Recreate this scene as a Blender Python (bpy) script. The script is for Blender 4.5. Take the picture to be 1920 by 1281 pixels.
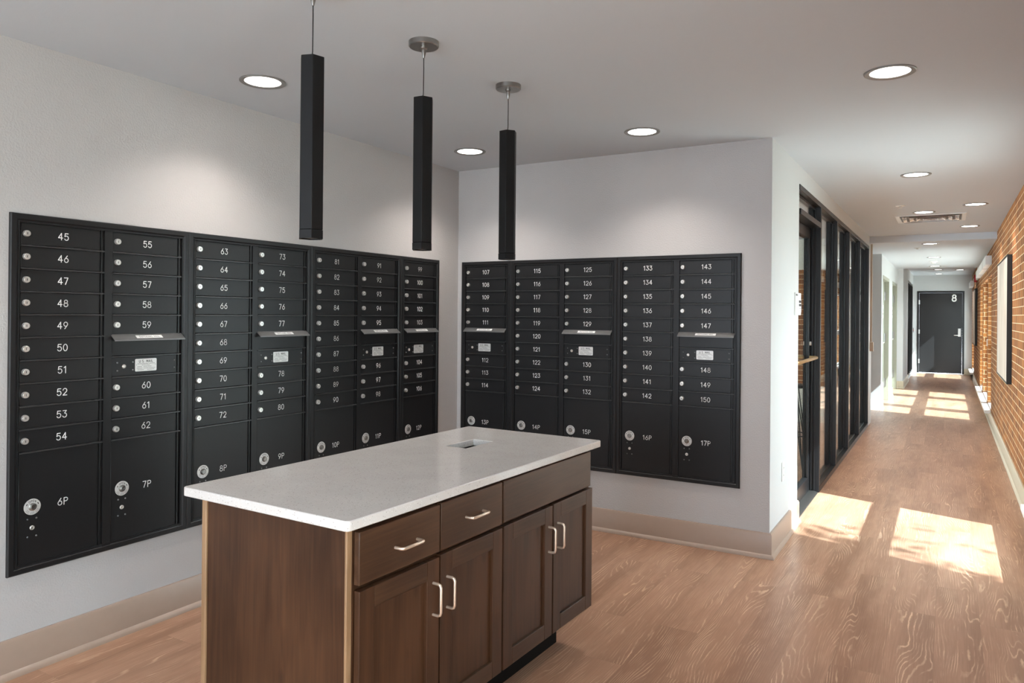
import bpy, bmesh, math, random
from math import sin, cos, pi, radians
from mathutils import Vector, Matrix

for o in list(bpy.data.objects):
    bpy.data.objects.remove(o, do_unlink=True)
SC = bpy.context.scene
COL = SC.collection
random.seed(7)

# ------------------------------------------------------------------ camera
YAW, PITCH, ROLL = 0.5301, 0.002, -0.0085
cyw, syw = cos(YAW), sin(YAW)
cpt, spt = cos(PITCH), sin(PITCH)
crl, srl = cos(ROLL), sin(ROLL)
RM = Matrix(((cyw, -syw, 0), (syw, cyw, 0), (0, 0, 1))) @ Matrix(((1, 0, 0), (0, cpt, -spt), (0, spt, cpt))) @ Matrix(((crl, 0, srl), (0, 1, 0), (-srl, 0, crl)))
right, fwd, up = RM.col[0], RM.col[1], RM.col[2]
cam_data = bpy.data.cameras.new('camera')
cam_data.sensor_width = 36.0
cam_data.lens = 1397.126 / 1920 * 36
cam_data.shift_y = -(640.5 - 586.043) / 1920
cam_data.clip_start = 0.05
cam = bpy.data.objects.new('camera', cam_data)
COL.objects.link(cam)
cm = Matrix((right, up, -fwd)).transposed().to_4x4()
cm.translation = Vector((3.072, -4.4637, 1.3966))
cam.matrix_world = cm
SC.camera = cam

# ------------------------------------------------------------------ world, sun, exposure
SC.view_settings.view_transform = 'Standard'
SC.view_settings.look = 'None'
SC.view_settings.exposure = 0.9
SC.view_settings.gamma = 1.0
SC.view_settings.use_curve_mapping = False
SC.cycles.max_bounces = 10
SC.cycles.diffuse_bounces = 6
SC.cycles.sample_clamp_indirect = 8.0

W = bpy.data.worlds.new('sky')
SC.world = W
W.use_nodes = True
bg = W.node_tree.nodes['Background']
bg.inputs[0].default_value = (0.78, 0.89, 1.0, 1)
bg.inputs[1].default_value = 6.0

sun_d = bpy.data.lights.new('sun', 'SUN')
sun_d.energy = 13.0
sun_d.angle = 0.009
sun_d.color = (0.86, 0.93, 1.0)
sun = bpy.data.objects.new('sun', sun_d)
COL.objects.link(sun)
sun.rotation_euler = Vector((-1, 0.33, -1.02)).to_track_quat('-Z', 'Y').to_euler()
sun.location = (20, -6, 20)
SPOT_POWER = 29.0
HALL_POWER = 40.0

# ------------------------------------------------------------------ helpers
def s2l(c):
    return tuple(((v / 255) / 12.92 if v / 255 <= 0.04045 else ((v / 255 + 0.055) / 1.055) ** 2.4) for v in c) + (1.0,)


class MB:
    """collects faces, linked as one mesh object"""
    def __init__(self):
        self.v, self.f, self.m, self.s = [], [], [], []

    def add(self, vs, fs, m=0, smooth=False):
        b = len(self.v)
        self.v += [tuple(p) for p in vs]
        for f in fs:
            self.f.append([b + i for i in f])
            self.m.append(m)
            self.s.append(smooth)

    def box(self, x0, y0, z0, x1, y1, z1, m=0):
        x0, x1 = sorted((x0, x1)); y0, y1 = sorted((y0, y1)); z0, z1 = sorted((z0, z1))
        self.add([(x0, y0, z0), (x1, y0, z0), (x1, y1, z0), (x0, y1, z0), (x0, y0, z1), (x1, y0, z1), (x1, y1, z1), (x0, y1, z1)],
                 [(0, 3, 2, 1), (4, 5, 6, 7), (0, 1, 5, 4), (1, 2, 6, 5), (2, 3, 7, 6), (3, 0, 4, 7)], m)

    def cyl(self, c, r, a0, a1, axis='z', n=24, m=0, r1=None, caps=True):
        r1 = r if r1 is None else r1
        def P(a, rr, t):
            p = (rr * cos(a), rr * sin(a))
            return {'z': (c[0] + p[0], c[1] + p[1], t), 'y': (c[0] + p[0], t, c[1] + p[1]), 'x': (t, c[0] + p[0], c[1] + p[1])}[axis]
        vs = [P(2 * pi * i / n, r, a0) for i in range(n)] + [P(2 * pi * i / n, r1, a1) for i in range(n)]
        fl = (axis == 'y') != (a1 < a0)
        side = [(i, (i + 1) % n, n + (i + 1) % n, n + i) for i in range(n)]
        if fl: side = [tuple(reversed(f)) for f in side]
        self.add(vs, side, m, n > 8)
        if caps:
            c0, c1 = list(range(n)), list(range(n, 2 * n))
            if fl: self.add(vs, [c0, list(reversed(c1))], m)
            else: self.add(vs, [list(reversed(c0)), c1], m)

    def lathe(self, prof, c=(0, 0, 0), axis='z', n=32, m=0, mats=None):
        """prof: list of (radius, height along axis)"""
        for k in range(len(prof) - 1):
            (r0, h0), (r1, h1) = prof[k], prof[k + 1]
            vs = []
            for r, h in ((r0, h0), (r1, h1)):
                for i in range(n):
                    a = 2 * pi * i / n
                    p = (r * cos(a), r * sin(a))
                    vs.append({'z': (c[0] + p[0], c[1] + p[1], c[2] + h), 'y': (c[0] + p[0], c[1] + h, c[2] + p[1]), 'x': (c[0] + h, c[1] + p[0], c[2] + p[1])}[axis])
            fs = [(i, (i + 1) % n, n + (i + 1) % n, n + i) for i in range(n)]
            self.add(vs, fs, mats[k] if mats else m, True)

    def tube(self, pts, r, n=10, m=0, caps=True):
        pts = [Vector(p) for p in pts]
        rings, prev = [], None
        for i, p in enumerate(pts):
            t = (pts[min(i + 1, len(pts) - 1)] - pts[max(i - 1, 0)]).normalized()
            ref = Vector((0, 0, 1)) if abs(t.z) < 0.9 else Vector((1, 0, 0))
            a = t.cross(ref).normalized() if prev is None else (prev - t * prev.dot(t)).normalized()
            prev = a
            b = t.cross(a)
            rings.append([p + (a * cos(2 * pi * k / n) + b * sin(2 * pi * k / n)) * r for k in range(n)])
        vs = [q for g in rings for q in g]
        fs = []
        for i in range(len(rings) - 1):
            for k in range(n):
                fs.append((i * n + k, i * n + (k + 1) % n, (i + 1) * n + (k + 1) % n, (i + 1) * n + k))
        self.add(vs, fs, m, True)
        if caps:
            self.add(vs, [list(reversed(range(n))), list(range((len(rings) - 1) * n, len(rings) * n))], m)

    def sweep(self, path, prof, closed=False, m=0, nrm=None):
        """path of 2-D corner frames: list of (origin Vector, inward Vector, outward Vector); prof list of (in, out)"""
        k = len(prof)
        vs = [o + a * p[0] + b * p[1] for (o, a, b) in path for p in prof]
        fs = []
        L = len(path)
        for i in range(L if closed else L - 1):
            j = (i + 1) % L
            for q in range(k - 1):
                fs.append((i * k + q, j * k + q, j * k + q + 1, i * k + q + 1))
        self.add(vs, fs, m)
        if not closed:
            self.add(vs, [list(range(k)), list(reversed(range((L - 1) * k, L * k)))], m)

    def prism(self, poly, a0, a1, axis='z', m=0):
        n = len(poly)
        def P(p, t):
            return {'z': (p[0], p[1], t), 'y': (p[0], t, p[1]), 'x': (t, p[0], p[1])}[axis]
        vs = [P(p, a0) for p in poly] + [P(p, a1) for p in poly]
        self.add(vs, [list(reversed(range(n))), list(range(n, 2 * n))] + [(i, (i + 1) % n, n + (i + 1) % n, n + i) for i in range(n)], m)

    def mesh(self, name, mats, fix=True):
        me = bpy.data.meshes.new(name)
        me.from_pydata(self.v, [], self.f)
        for mt in (mats if isinstance(mats, (list, tuple)) else [mats]):
            me.materials.append(mt)
        me.polygons.foreach_set('material_index', self.m)
        me.polygons.foreach_set('use_smooth', self.s)
        if fix:
            bm = bmesh.new(); bm.from_mesh(me)
            bmesh.ops.remove_doubles(bm, verts=bm.verts, dist=1e-5)
            bmesh.ops.recalc_face_normals(bm, faces=bm.faces)
            bm.to_mesh(me); bm.free()
            me.set_sharp_from_angle(angle=radians(40))
        me.update()
        return me

    def build(self, name, mats, parent=None, bevel=0, seg=2, fix=True):
        o = bpy.data.objects.new(name, self.mesh(name, mats, fix))
        COL.objects.link(o)
        if parent: o.parent = parent
        if bevel:
            md = o.modifiers.new('bevel', 'BEVEL')
            md.width = bevel; md.segments = seg; md.limit_method = 'ANGLE'; md.angle_limit = radians(50)
            md.harden_normals = False
        return o


def place(mesh, name, parent=None, loc=(0, 0, 0), rot=(0, 0, 0)):
    o = bpy.data.objects.new(name, mesh)
    COL.objects.link(o)
    if parent: o.parent = parent
    o.location = loc; o.rotation_euler = rot
    return o


def tag(o, label, cat, group=None, kind=None):
    o['label'] = label; o['category'] = cat
    if group: o['group'] = group
    if kind: o['kind'] = kind
    return o


def thing(name, label, cat, loc=(0, 0, 0), rotz=0, group=None, kind=None):
    o = bpy.data.objects.new(name, None)
    COL.objects.link(o)
    o.empty_display_size = 0.1
    o.location = loc; o.rotation_euler = (0, 0, rotz)
    return tag(o, label, cat, group, kind)


def struct(name, mb, mats, label, cat, bevel=0):
    return tag(mb.build(name, mats, None, bevel), label, cat, None, 'structure')


def copy_tree(src, parent=None):
    c = src.copy(); COL.objects.link(c)
    if parent: c.parent = parent
    for ch in list(src.children):
        copy_tree(ch, c)
    return c

# ------------------------------------------------------------------ materials
def new_mat(name):
    m = bpy.data.materials.new(name); m.use_nodes = True
    nt = m.node_tree
    return m, nt, nt.nodes['Principled BSDF']


def node(nt, typ, **kw):
    n = nt.nodes.new(typ)
    for k, v in kw.items():
        if k.startswith('i_'):
            n.inputs[k[2:].replace('_', ' ')].default_value = v
        elif isinstance(k, str) and hasattr(n, k):
            setattr(n, k, v)
    return n


def lk(nt, a, b): nt.links.new(a, b)


def mathn(nt, op, a, b=None, c=None):
    n = nt.nodes.new('ShaderNodeMath'); n.operation = op
    for i, v in enumerate((a, b, c)):
        if v is None: continue
        if isinstance(v, (int, float)): n.inputs[i].default_value = v
        else: lk(nt, v, n.inputs[i])
    return n.outputs[0]


def mixc(nt, fac, a, b, blend='MIX'):
    n = nt.nodes.new('ShaderNodeMix'); n.data_type = 'RGBA'; n.blend_type = blend
    for i, v in ((0, fac), (6, a), (7, b)):
        if isinstance(v, (int, float)): n.inputs[i].default_value = v
        elif isinstance(v, tuple): n.inputs[i].default_value = v
        else: lk(nt, v, n.inputs[i])
    return n.outputs[2]


def ramp(nt, src, stops):
    n = nt.nodes.new('ShaderNodeValToRGB')
    el = n.color_ramp.elements
    while len(el) < len(stops): el.new(0.5)
    for e, (p, c) in zip(el, stops):
        e.position = p
        e.color = c if isinstance(c, tuple) else (c, c, c, 1)
    lk(nt, src, n.inputs[0])
    return n.outputs[0]


def coords(nt, scale=(1, 1, 1), kind='Object', rot=(0, 0, 0)):
    tc = nt.nodes.new('ShaderNodeTexCoord')
    mp = nt.nodes.new('ShaderNodeMapping')
    mp.inputs['Scale'].default_value = scale
    mp.inputs['Rotation'].default_value = rot
    lk(nt, tc.outputs[kind], mp.inputs[0])
    return mp.outputs[0]


def noise(nt, vec, scale, detail=3, rough=0.5, dist=0.0):
    n = nt.nodes.new('ShaderNodeTexNoise')
    n.inputs['Scale'].default_value = scale
    n.inputs['Detail'].default_value = detail
    n.inputs['Roughness'].default_value = rough
    n.inputs['Distortion'].default_value = dist
    lk(nt, vec, n.inputs['Vector'])
    return n.outputs[0]


def bump(nt, bsdf, h, strength, dist=0.001):
    b = nt.nodes.new('ShaderNodeBump')
    b.inputs['Strength'].default_value = strength
    b.inputs['Distance'].default_value = dist
    lk(nt, h, b.inputs['Height'])
    lk(nt, b.outputs[0], bsdf.inputs['Normal'])


def plain(name, rgb, rough=0.5, metal=0.0, spec=0.5, var=0.04, nscale=30, bmp=0.0, bscale=300, bdist=0.0006):
    m, nt, b = new_mat(name)
    v = coords(nt)
    c = s2l(rgb)
    d = tuple(x * (1 - var) for x in c[:3]) + (1,)
    e = tuple(min(1, x * (1 + var)) for x in c[:3]) + (1,)
    lk(nt, mixc(nt, noise(nt, v, nscale), d, e), b.inputs['Base Color'])
    b.inputs['Roughness'].default_value = rough
    b.inputs['Metallic'].default_value = metal
    b.inputs['Specular IOR Level'].default_value = spec
    if bmp:
        bump(nt, b, noise(nt, v, bscale, 4, 0.6), bmp, bdist)
    return m


def emit(name, rgb, strength):
    m, nt, b = new_mat(name)
    b.inputs['Base Color'].default_value = s2l(rgb)
    b.inputs['Emission Color'].default_value = s2l(rgb)
    b.inputs['Emission Strength'].default_value = strength
    return m


def paint(name, rgb, rough=0.6, peel=0.35):
    m, nt, b = new_mat(name)
    v = coords(nt)
    c = s2l(rgb)
    lk(nt, mixc(nt, noise(nt, v, 1.5, 2), tuple(x * 0.98 for x in c[:3]) + (1,), c), b.inputs['Base Color'])
    b.inputs['Roughness'].default_value = rough
    b.inputs['Specular IOR Level'].default_value = 0.3
    h = noise(nt, v, 120, 3, 0.55)
    h2 = ramp(nt, h, [(0.35, 0.0), (0.7, 1.0)])
    bump(nt, b, h2, peel, 0.0022)
    return m


def glass(name, tint=(0.93, 0.97, 0.95)):
    m = bpy.data.materials.new(name); m.use_nodes = True
    nt = m.node_tree
    nt.nodes.remove(nt.nodes['Principled BSDF'])
    out = nt.nodes['Material Output']
    tr = nt.nodes.new('ShaderNodeBsdfTransparent'); tr.inputs[0].default_value = tint + (1,)
    gl = nt.nodes.new('ShaderNodeBsdfGlossy'); gl.inputs['Roughness'].default_value = 0.0
    ge = nt.nodes.new('ShaderNodeNewGeometry')
    dt = nt.nodes.new('ShaderNodeVectorMath'); dt.operation = 'DOT_PRODUCT'
    lk(nt, ge.outputs['Normal'], dt.inputs[0]); lk(nt, ge.outputs['Incoming'], dt.inputs[1])
    c1_ = mathn(nt, 'SUBTRACT', 1.0, mathn(nt, 'ABSOLUTE', dt.outputs['Value']))
    fres = mathn(nt, 'ADD', 0.035, mathn(nt, 'MULTIPLY', mathn(nt, 'POWER', c1_, 5.0), 0.9))
    mx = nt.nodes.new('ShaderNodeMixShader')
    lk(nt, fres, mx.inputs[0]); lk(nt, tr.outputs[0], mx.inputs[1]); lk(nt, gl.outputs[0], mx.inputs[2])
    lk(nt, mx.outputs[0], out.inputs[0])
    return m


def floor_mat():
    m, nt, b = new_mat('vinyl_plank_floor')
    tc = nt.nodes.new('ShaderNodeTexCoord')
    sp = nt.nodes.new('ShaderNodeSeparateXYZ'); lk(nt, tc.outputs['Object'], sp.inputs[0])
    cb = nt.nodes.new('ShaderNodeCombineXYZ'); lk(nt, sp.outputs[1], cb.inputs[0]); lk(nt, sp.outputs[0], cb.inputs[1])
    br = nt.nodes.new('ShaderNodeTexBrick')
    br.inputs['Scale'].default_value = 1.0
    br.inputs['Brick Width'].default_value = 1.22
    br.inputs['Row Height'].default_value = 0.178
    br.inputs['Mortar Size'].default_value = 0.0008
    br.inputs['Mortar Smooth'].default_value = 0.3
    br.inputs['Color1'].default_value = (0, 0, 0, 1); br.inputs['Color2'].default_value = (1, 1, 1, 1)
    br.inputs['Mortar'].default_value = (0.5, 0.5, 0.5, 1)
    br.offset = 0.37
    lk(nt, cb.outputs[0], br.inputs['Vector'])
    rnd = br.outputs['Color']
    rv = nt.nodes.new('ShaderNodeSeparateColor'); lk(nt, rnd, rv.inputs[0])
    off = mathn(nt, 'MULTIPLY', rv.outputs[0], 37.0)
    c2 = nt.nodes.new('ShaderNodeCombineXYZ')
    lk(nt, mathn(nt, 'MULTIPLY', sp.outputs[0], 7.0), c2.inputs[0])
    lk(nt, mathn(nt, 'MULTIPLY', sp.outputs[1], 0.95), c2.inputs[1])
    lk(nt, off, c2.inputs[2])
    n1 = noise(nt, c2.outputs[0], 0.75, 2.0, 0.45, 0.35)
    c4 = nt.nodes.new('ShaderNodeCombineXYZ')
    lk(nt, mathn(nt, 'MULTIPLY', sp.outputs[0], 55), c4.inputs[0]); lk(nt, mathn(nt, 'MULTIPLY', sp.outputs[1], 14), c4.inputs[1]); lk(nt, off, c4.inputs[2])
    jit = noise(nt, c4.outputs[0], 1.0, 2, 0.6)
    ph = mathn(nt, 'ADD', mathn(nt, 'MULTIPLY', sp.outputs[0], 560.0), mathn(nt, 'ADD', mathn(nt, 'MULTIPLY', n1, 150.0), mathn(nt, 'MULTIPLY', jit, 4.0)))
    rings = mathn(nt, 'SINE', ph)
    dash = ramp(nt, noise(nt, c4.outputs[0], 0.35, 2, 0.6), [(0.40, 0.0), (0.62, 1.0)])
    lines = mathn(nt, 'MULTIPLY', ramp(nt, rings, [(0.55, 0.0), (0.98, 1.0)]), dash)
    c3 = nt.nodes.new('ShaderNodeCombineXYZ')
    lk(nt, mathn(nt, 'MULTIPLY', sp.outputs[0], 160), c3.inputs[0]); lk(nt, mathn(nt, 'MULTIPLY', sp.outputs[1], 4.0), c3.inputs[1]); lk(nt, off, c3.inputs[2])
    fine = noise(nt, c3.outputs[0], 1.0, 2, 0.6)
    mask = ramp(nt, noise(nt, c2.outputs[0], 1.3, 2, 0.5), [(0.38, 0.0), (0.62, 1.0)])
    tone = ramp(nt, mathn(nt, 'ADD', mathn(nt, 'MULTIPLY', n1, 0.8), mathn(nt, 'ADD', 0.03, mathn(nt, 'MULTIPLY', rv.outputs[0], 0.08))),
                [(0.3, s2l(FLOOR_A)), (0.55, s2l(FLOOR_B)), (0.8, s2l(FLOOR_C))])
    col = mixc(nt, mathn(nt, 'MULTIPLY', lines, mathn(nt, 'ADD', mathn(nt, 'MULTIPLY', mask, 0.6), 0.3)), tone, s2l(FLOOR_L))
    col = mixc(nt, mathn(nt, 'MULTIPLY', mathn(nt, 'SUBTRACT', fine, 0.35), 0.55), col, s2l(FLOOR_D))
    col = mixc(nt, mathn(nt, 'MULTIPLY', br.outputs['Fac'], 0.35), col, s2l((80, 58, 44)))
    lk(nt, col, b.inputs['Base Color'])
    b.inputs['Roughness'].default_value = 0.34
    b.inputs['Specular IOR Level'].default_value = 0.35
    rr = mathn(nt, 'ADD', mathn(nt, 'MULTIPLY', fine, 0.16), 0.26)
    lk(nt, rr, b.inputs['Roughness'])
    h = mathn(nt, 'ADD', mathn(nt, 'MULTIPLY', lines, mask), mathn(nt, 'MULTIPLY', fine, 0.5))
    bump(nt, b, h, 0.18, 0.0006)
    return m


def brick_mat():
    m, nt, b = new_mat('orange_brick')
    tc = nt.nodes.new('ShaderNodeTexCoord')
    sp = nt.nodes.new('ShaderNodeSeparateXYZ'); lk(nt, tc.outputs['Object'], sp.inputs[0])
    cb = nt.nodes.new('ShaderNodeCombineXYZ')
    lk(nt, mathn(nt, 'ADD', sp.outputs[0], sp.outputs[1]), cb.inputs[0]); lk(nt, sp.outputs[2], cb.inputs[1])
    br = nt.nodes.new('ShaderNodeTexBrick')
    br.inputs['Scale'].default_value = 1.0
    br.inputs['Brick Width'].default_value = 0.203
    br.inputs['Row Height'].default_value = 0.0677
    br.inputs['Mortar Size'].default_value = 0.0036
    br.inputs['Mortar Smooth'].default_value = 0.25
    br.inputs['Color1'].default_value = s2l((130, 77, 35)); br.inputs['Color2'].default_value = s2l((188, 121, 60))
    br.inputs['Mortar'].default_value = s2l((232, 208, 168))
    br.inputs['Bias'].default_value = 0.0
    lk(nt, cb.outputs[0], br.inputs['Vector'])
    mp = nt.nodes.new('ShaderNodeMapping'); mp.inputs['Scale'].default_value = (60, 60, 6)
    lk(nt, tc.outputs['Object'], mp.inputs[0])
    groove = noise(nt, mp.outputs[0], 1.0, 2, 0.6)
    col = mixc(nt, mathn(nt, 'MULTIPLY', groove, 0.55), br.outputs['Color'], s2l((112, 66, 34)), 'MIX')
    col2 = mixc(nt, br.outputs['Fac'], col, s2l((232, 208, 168)))
    lk(nt, col2, b.inputs['Base Color'])
    b.inputs['Roughness'].default_value = 0.85
    h = mathn(nt, 'ADD', mathn(nt, 'MULTIPLY', mathn(nt, 'SUBTRACT', 1.0, br.outputs['Fac']), 1.0), mathn(nt, 'MULTIPLY', groove, 0.5))
    bump(nt, b, h, 0.7, 0.006)
    return m


def wood_mat(name, axis, dark, light, rough=0.4, knots=True):
    """stained wood, grain along axis 'x' / 'y' / 'z' of the object"""
    m, nt, b = new_mat(name)
    sc = {'z': (9, 9, 0.7), 'y': (9, 0.7, 9), 'x': (0.7, 9, 9)}[axis]
    v = coords(nt, sc)
    n1 = noise(nt, v, 1.2, 3, 0.55, 0.6)
    sf = {'z': (150, 150, 5), 'y': (150, 5, 150), 'x': (5, 150, 150)}[axis]
    fine = noise(nt, coords(nt, sf), 1.0, 2, 0.6)
    blot = noise(nt, coords(nt, {'z': (3, 3, 1.4), 'y': (3, 1.4, 3), 'x': (1.4, 3, 3)}[axis]), 1.6, 2)
    ph = mathn(nt, 'SINE', mathn(nt, 'MULTIPLY', n1, 34.0))
    t = mathn(nt, 'ADD', mathn(nt, 'MULTIPLY', ph, 0.06), mathn(nt, 'ADD', mathn(nt, 'MULTIPLY', fine, 0.3), mathn(nt, 'MULTIPLY', blot, 0.65)))
    col = ramp(nt, t, [(0.25, s2l(dark)), (0.75, s2l(light))])
    if knots:
        vo = nt.nodes.new('ShaderNodeTexVoronoi'); vo.inputs['Scale'].default_value = 1.0
        lk(nt, coords(nt, {'z': (7, 7, 3.5), 'y': (7, 3.5, 7), 'x': (3.5, 7, 7)}[axis]), vo.inputs['Vector'])
        kn = ramp(nt, vo.outputs['Distance'], [(0.02, 1.0), (0.12, 0.0)])
        col = mixc(nt, mathn(nt, 'MULTIPLY', kn, 0.6), col, s2l((30, 18, 10)))
    lk(nt, col, b.inputs['Base Color'])
    b.inputs['Roughness'].default_value = rough
    b.inputs['Specular IOR Level'].default_value = 0.28
    bump(nt, b, fine, 0.12, 0.0005)
    return m


def quartz_mat():
    m, nt, b = new_mat('speckled_quartz')
    v = coords(nt)
    base = mixc(nt, noise(nt, v, 9, 3), s2l((194, 191, 188)), s2l((208, 205, 202)))
    vo = nt.nodes.new('ShaderNodeTexVoronoi'); vo.inputs['Scale'].default_value = 170
    lk(nt, v, vo.inputs['Vector'])
    sep = nt.nodes.new('ShaderNodeSeparateColor'); lk(nt, vo.outputs['Color'], sep.inputs[0])
    spot = mathn(nt, 'MULTIPLY', ramp(nt, vo.outputs['Distance'], [(0.22, 1.0), (0.34, 0.0)]), mathn(nt, 'GREATER_THAN', sep.outputs[0], 0.8))
    col = mixc(nt, mathn(nt, 'MULTIPLY', spot, 0.6), base, s2l((120, 112, 106)))
    vo2 = nt.nodes.new('ShaderNodeTexVoronoi'); vo2.inputs['Scale'].default_value = 240
    lk(nt, v, vo2.inputs['Vector'])
    sep2 = nt.nodes.new('ShaderNodeSeparateColor'); lk(nt, vo2.outputs['Color'], sep2.inputs[0])
    spot2 = mathn(nt, 'MULTIPLY', ramp(nt, vo2.outputs['Distance'], [(0.25, 1.0), (0.4, 0.0)]), mathn(nt, 'GREATER_THAN', sep2.outputs[1], 0.85))
    col = mixc(nt, mathn(nt, 'MULTIPLY', spot2, 0.6), col, s2l((232, 230, 228)))
    lk(nt, col, b.inputs['Base Color'])
    b.inputs['Roughness'].default_value = 0.12
    return m


FLOOR_A, FLOOR_B, FLOOR_C = (145, 108, 86), (171, 132, 108), (184, 147, 122)
FLOOR_L, FLOOR_D = (226, 194, 164), (100, 72, 54)
M = {}
M['floor'] = floor_mat()
M['brick'] = brick_mat()
M['wall'] = paint('warm_grey_wall_paint', (180, 178, 177))
M['hallwall'] = paint('white_wall_paint', (196, 198, 198), 0.55, 0.15)
M['ceil'] = paint('ceiling_paint', (193, 199, 205), 0.7, 0.06)
M['base'] = plain('taupe_baseboard_paint', (158, 138, 124), 0.35)
M['basehall'] = plain('beige_baseboard_paint', (196, 184, 160), 0.35)
M['mail'] = plain('charcoal_powder_coat', (30, 30, 31), 0.36, 0.0, 0.28, 0.08, 60, 0.10, 900, 0.0004)
M['mailedge'] = plain('highlit_rail_powder_coat', (48, 48, 49), 0.28, 0.0, 0.6, 0.08, 60)  # rail coat lightened, highlights from the lights above put into its colour
M['hood'] = plain('highlit_hood_metal', (112, 112, 112), 0.32, 0.3)  # hood colour raised to carry the reflection of the ceiling lights
M['mailgap'] = plain('dark_gap_metal', (10, 10, 10), 0.6)
M['black'] = plain('black_paint', (14, 14, 14), 0.5)
M['frame'] = plain('black_anodised_aluminium', (22, 22, 24), 0.36, 0.0, 0.35, 0.06, 20)
M['white'] = plain('white_lettering', (232, 232, 230), 0.5)
M['whitep'] = plain('white_plastic', (226, 226, 222), 0.4)
M['silver'] = plain('satin_nickel', (205, 203, 200), 0.32, 0.9)
M['steel'] = plain('brushed_steel', (150, 148, 145), 0.3, 0.95)
M['lock'] = plain('lock_steel', (214, 212, 208), 0.3, 0.7)
M['plate'] = plain('silver_label_plate', (208, 208, 206), 0.4, 0.3)
M['ink'] = plain('grey_label_ink', (92, 92, 92), 0.6)
M['brass'] = plain('champagne_bar_metal', (196, 170, 128), 0.3, 0.85)
M['pull'] = plain('champagne_pull_metal', (222, 202, 184), 0.33, 0.75)
M['woodv'] = wood_mat('dark_stained_wood_upright', 'z', (44, 26, 14), (80, 53, 35))
M['woodh'] = wood_mat('dark_stained_wood_level', 'y', (48, 30, 18), (86, 60, 42), knots=False)
M['woodedge'] = wood_mat('pale_edge_band_wood', 'z', (120, 92, 66), (168, 136, 104), knots=False)
M['quartz'] = quartz_mat()
M['rivet'] = plain('dark_rivet_metal', (120, 120, 120), 0.28, 0.8)
M['leaf'] = plain('green_leaf', (72, 104, 46), 0.5)
M['kick'] = plain('near_black_plinth', (16, 12, 9), 0.7, 0.0, 0.1)
M['pend'] = plain('matt_black_metal', (20, 20, 21), 0.5, 0.0, 0.2)
M['lens'] = emit('lit_downlight_lens', (255, 250, 244), 6.0)
M['lensoff'] = plain('frosted_pendant_lens', (120, 116, 110), 0.5)
M['trim'] = plain('grey_light_trim', (128, 127, 125), 0.4, 0.2)
M['glass'] = glass('clear_pane')
M['darkglass'] = plain('dark_far_pane', (24, 27, 24), 0.08)
M['cream'] = paint('cream_room_paint', (226, 222, 206), 0.6, 0.1)
M['stone'] = plain('pale_stone_ledge', (224, 212, 190), 0.6)
M['art'] = wood_mat('pale_linen_panel', 'z', (196, 180, 162), (222, 210, 196), 0.7, knots=False)
M['red'] = plain('red_plastic', (200, 22, 22), 0.4)
M['winframe'] = plain('white_window_frame', (232, 230, 228), 0.4)
M['doorgrey'] = plain('dark_grey_door_paint', (40, 40, 41), 0.42, 0, 0.35, 0.05, 12)
M['doorgreen'] = plain('grey_green_door_paint', (150, 152, 138), 0.5)
M['raceway'] = plain('beige_raceway', (182, 168, 150), 0.5)
M['ground'] = plain('pale_concrete_outside', (190, 186, 178), 0.9)
M['chrome'] = plain('polished_diffuser_metal', (226, 226, 226), 0.22, 0.55)

# ------------------------------------------------------------------ dimensions
ZC, XC, XR, ZL = 2.427, 2.188, 3.565, 2.345
YD = 16.9

# ------------------------------------------------------------------ the setting
b = MB(); b.box(-3.2, -8.2, -0.1, 3.9, 17.2, 0.0)
struct('floor', b, M['floor'], 'brown wood-look plank floor of the mail room and hallway', 'floor')
b = MB(); b.box(3.9, -30, -0.25, 40, 40, -0.12)
struct('ground', b, M['ground'], 'pale ground outside the brick wall', 'ground')
b = MB(); b.box(-3.2, -8.2, ZC, 3.9, 6.121, ZC + 0.15)
struct('ceiling', b, M['ceil'], 'white ceiling over the mail room and near hallway', 'ceiling')
b = MB(); b.box(0.6, 6.121, ZL, 3.9, 12.0, ZC + 0.15)
struct('ceiling.001', b, M['ceil'], 'lower white ceiling over the middle of the hallway', 'ceiling')
b = MB(); b.box(0.6, 12.0, 2.45, 3.9, 17.2, ZC + 0.15)
struct('ceiling.002', b, M['ceil'], 'white ceiling at the far end of the hallway', 'ceiling')
b = MB(); b.box(-0.15, -8.2, 0, 0, 0.15, ZC)
struct('wall_left', b, M['wall'], 'grey textured wall behind mailboxes 45 to 106', 'wall')
b = MB(); b.box(0, 0, 0, XC, 0.15, ZC)
struct('wall_back', b, M['wall'], 'grey textured wall behind mailboxes 107 to 150', 'wall')
b = MB(); b.box(-0.15, -8.35, 0, 0.3, -8.2, ZC); b.box(3.3, -8.35, 0, 3.9, -8.2, ZC); b.box(0.3, -8.35, 0, 3.3, -8.2, 0.1); b.box(0.3, -8.35, 2.3, 3.3, -8.2, ZC)
struct('wall_front', b, M['wall'], 'grey wall behind the camera with a wide opening added for sky fill', 'wall')  # opening added to let neutral sky light into the room
# hallway left side: pier, lintel over the glazing, short wall end
b = MB()
b.box(XC - 0.15, 0.15, 0, XC + 0.0005, 0.900, ZC)
b.box(XC - 0.15, 0.900, 2.30, XC + 0.0005, 0.955, ZC)
b.box(XC - 0.0005, 0.0, 0, XC + 0.0005, 0.15, ZC)
b.box(XC - 0.15, 0.955, 2.30, XC + 0.0005, 6.03, ZC)
b.box(XC - 0.15, 6.03, 0, XC + 0.0005, 6.45, ZC)
struct('wall_hall_left', b, M['hallwall'], 'white hallway wall around the black framed glazing', 'wall')
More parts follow.
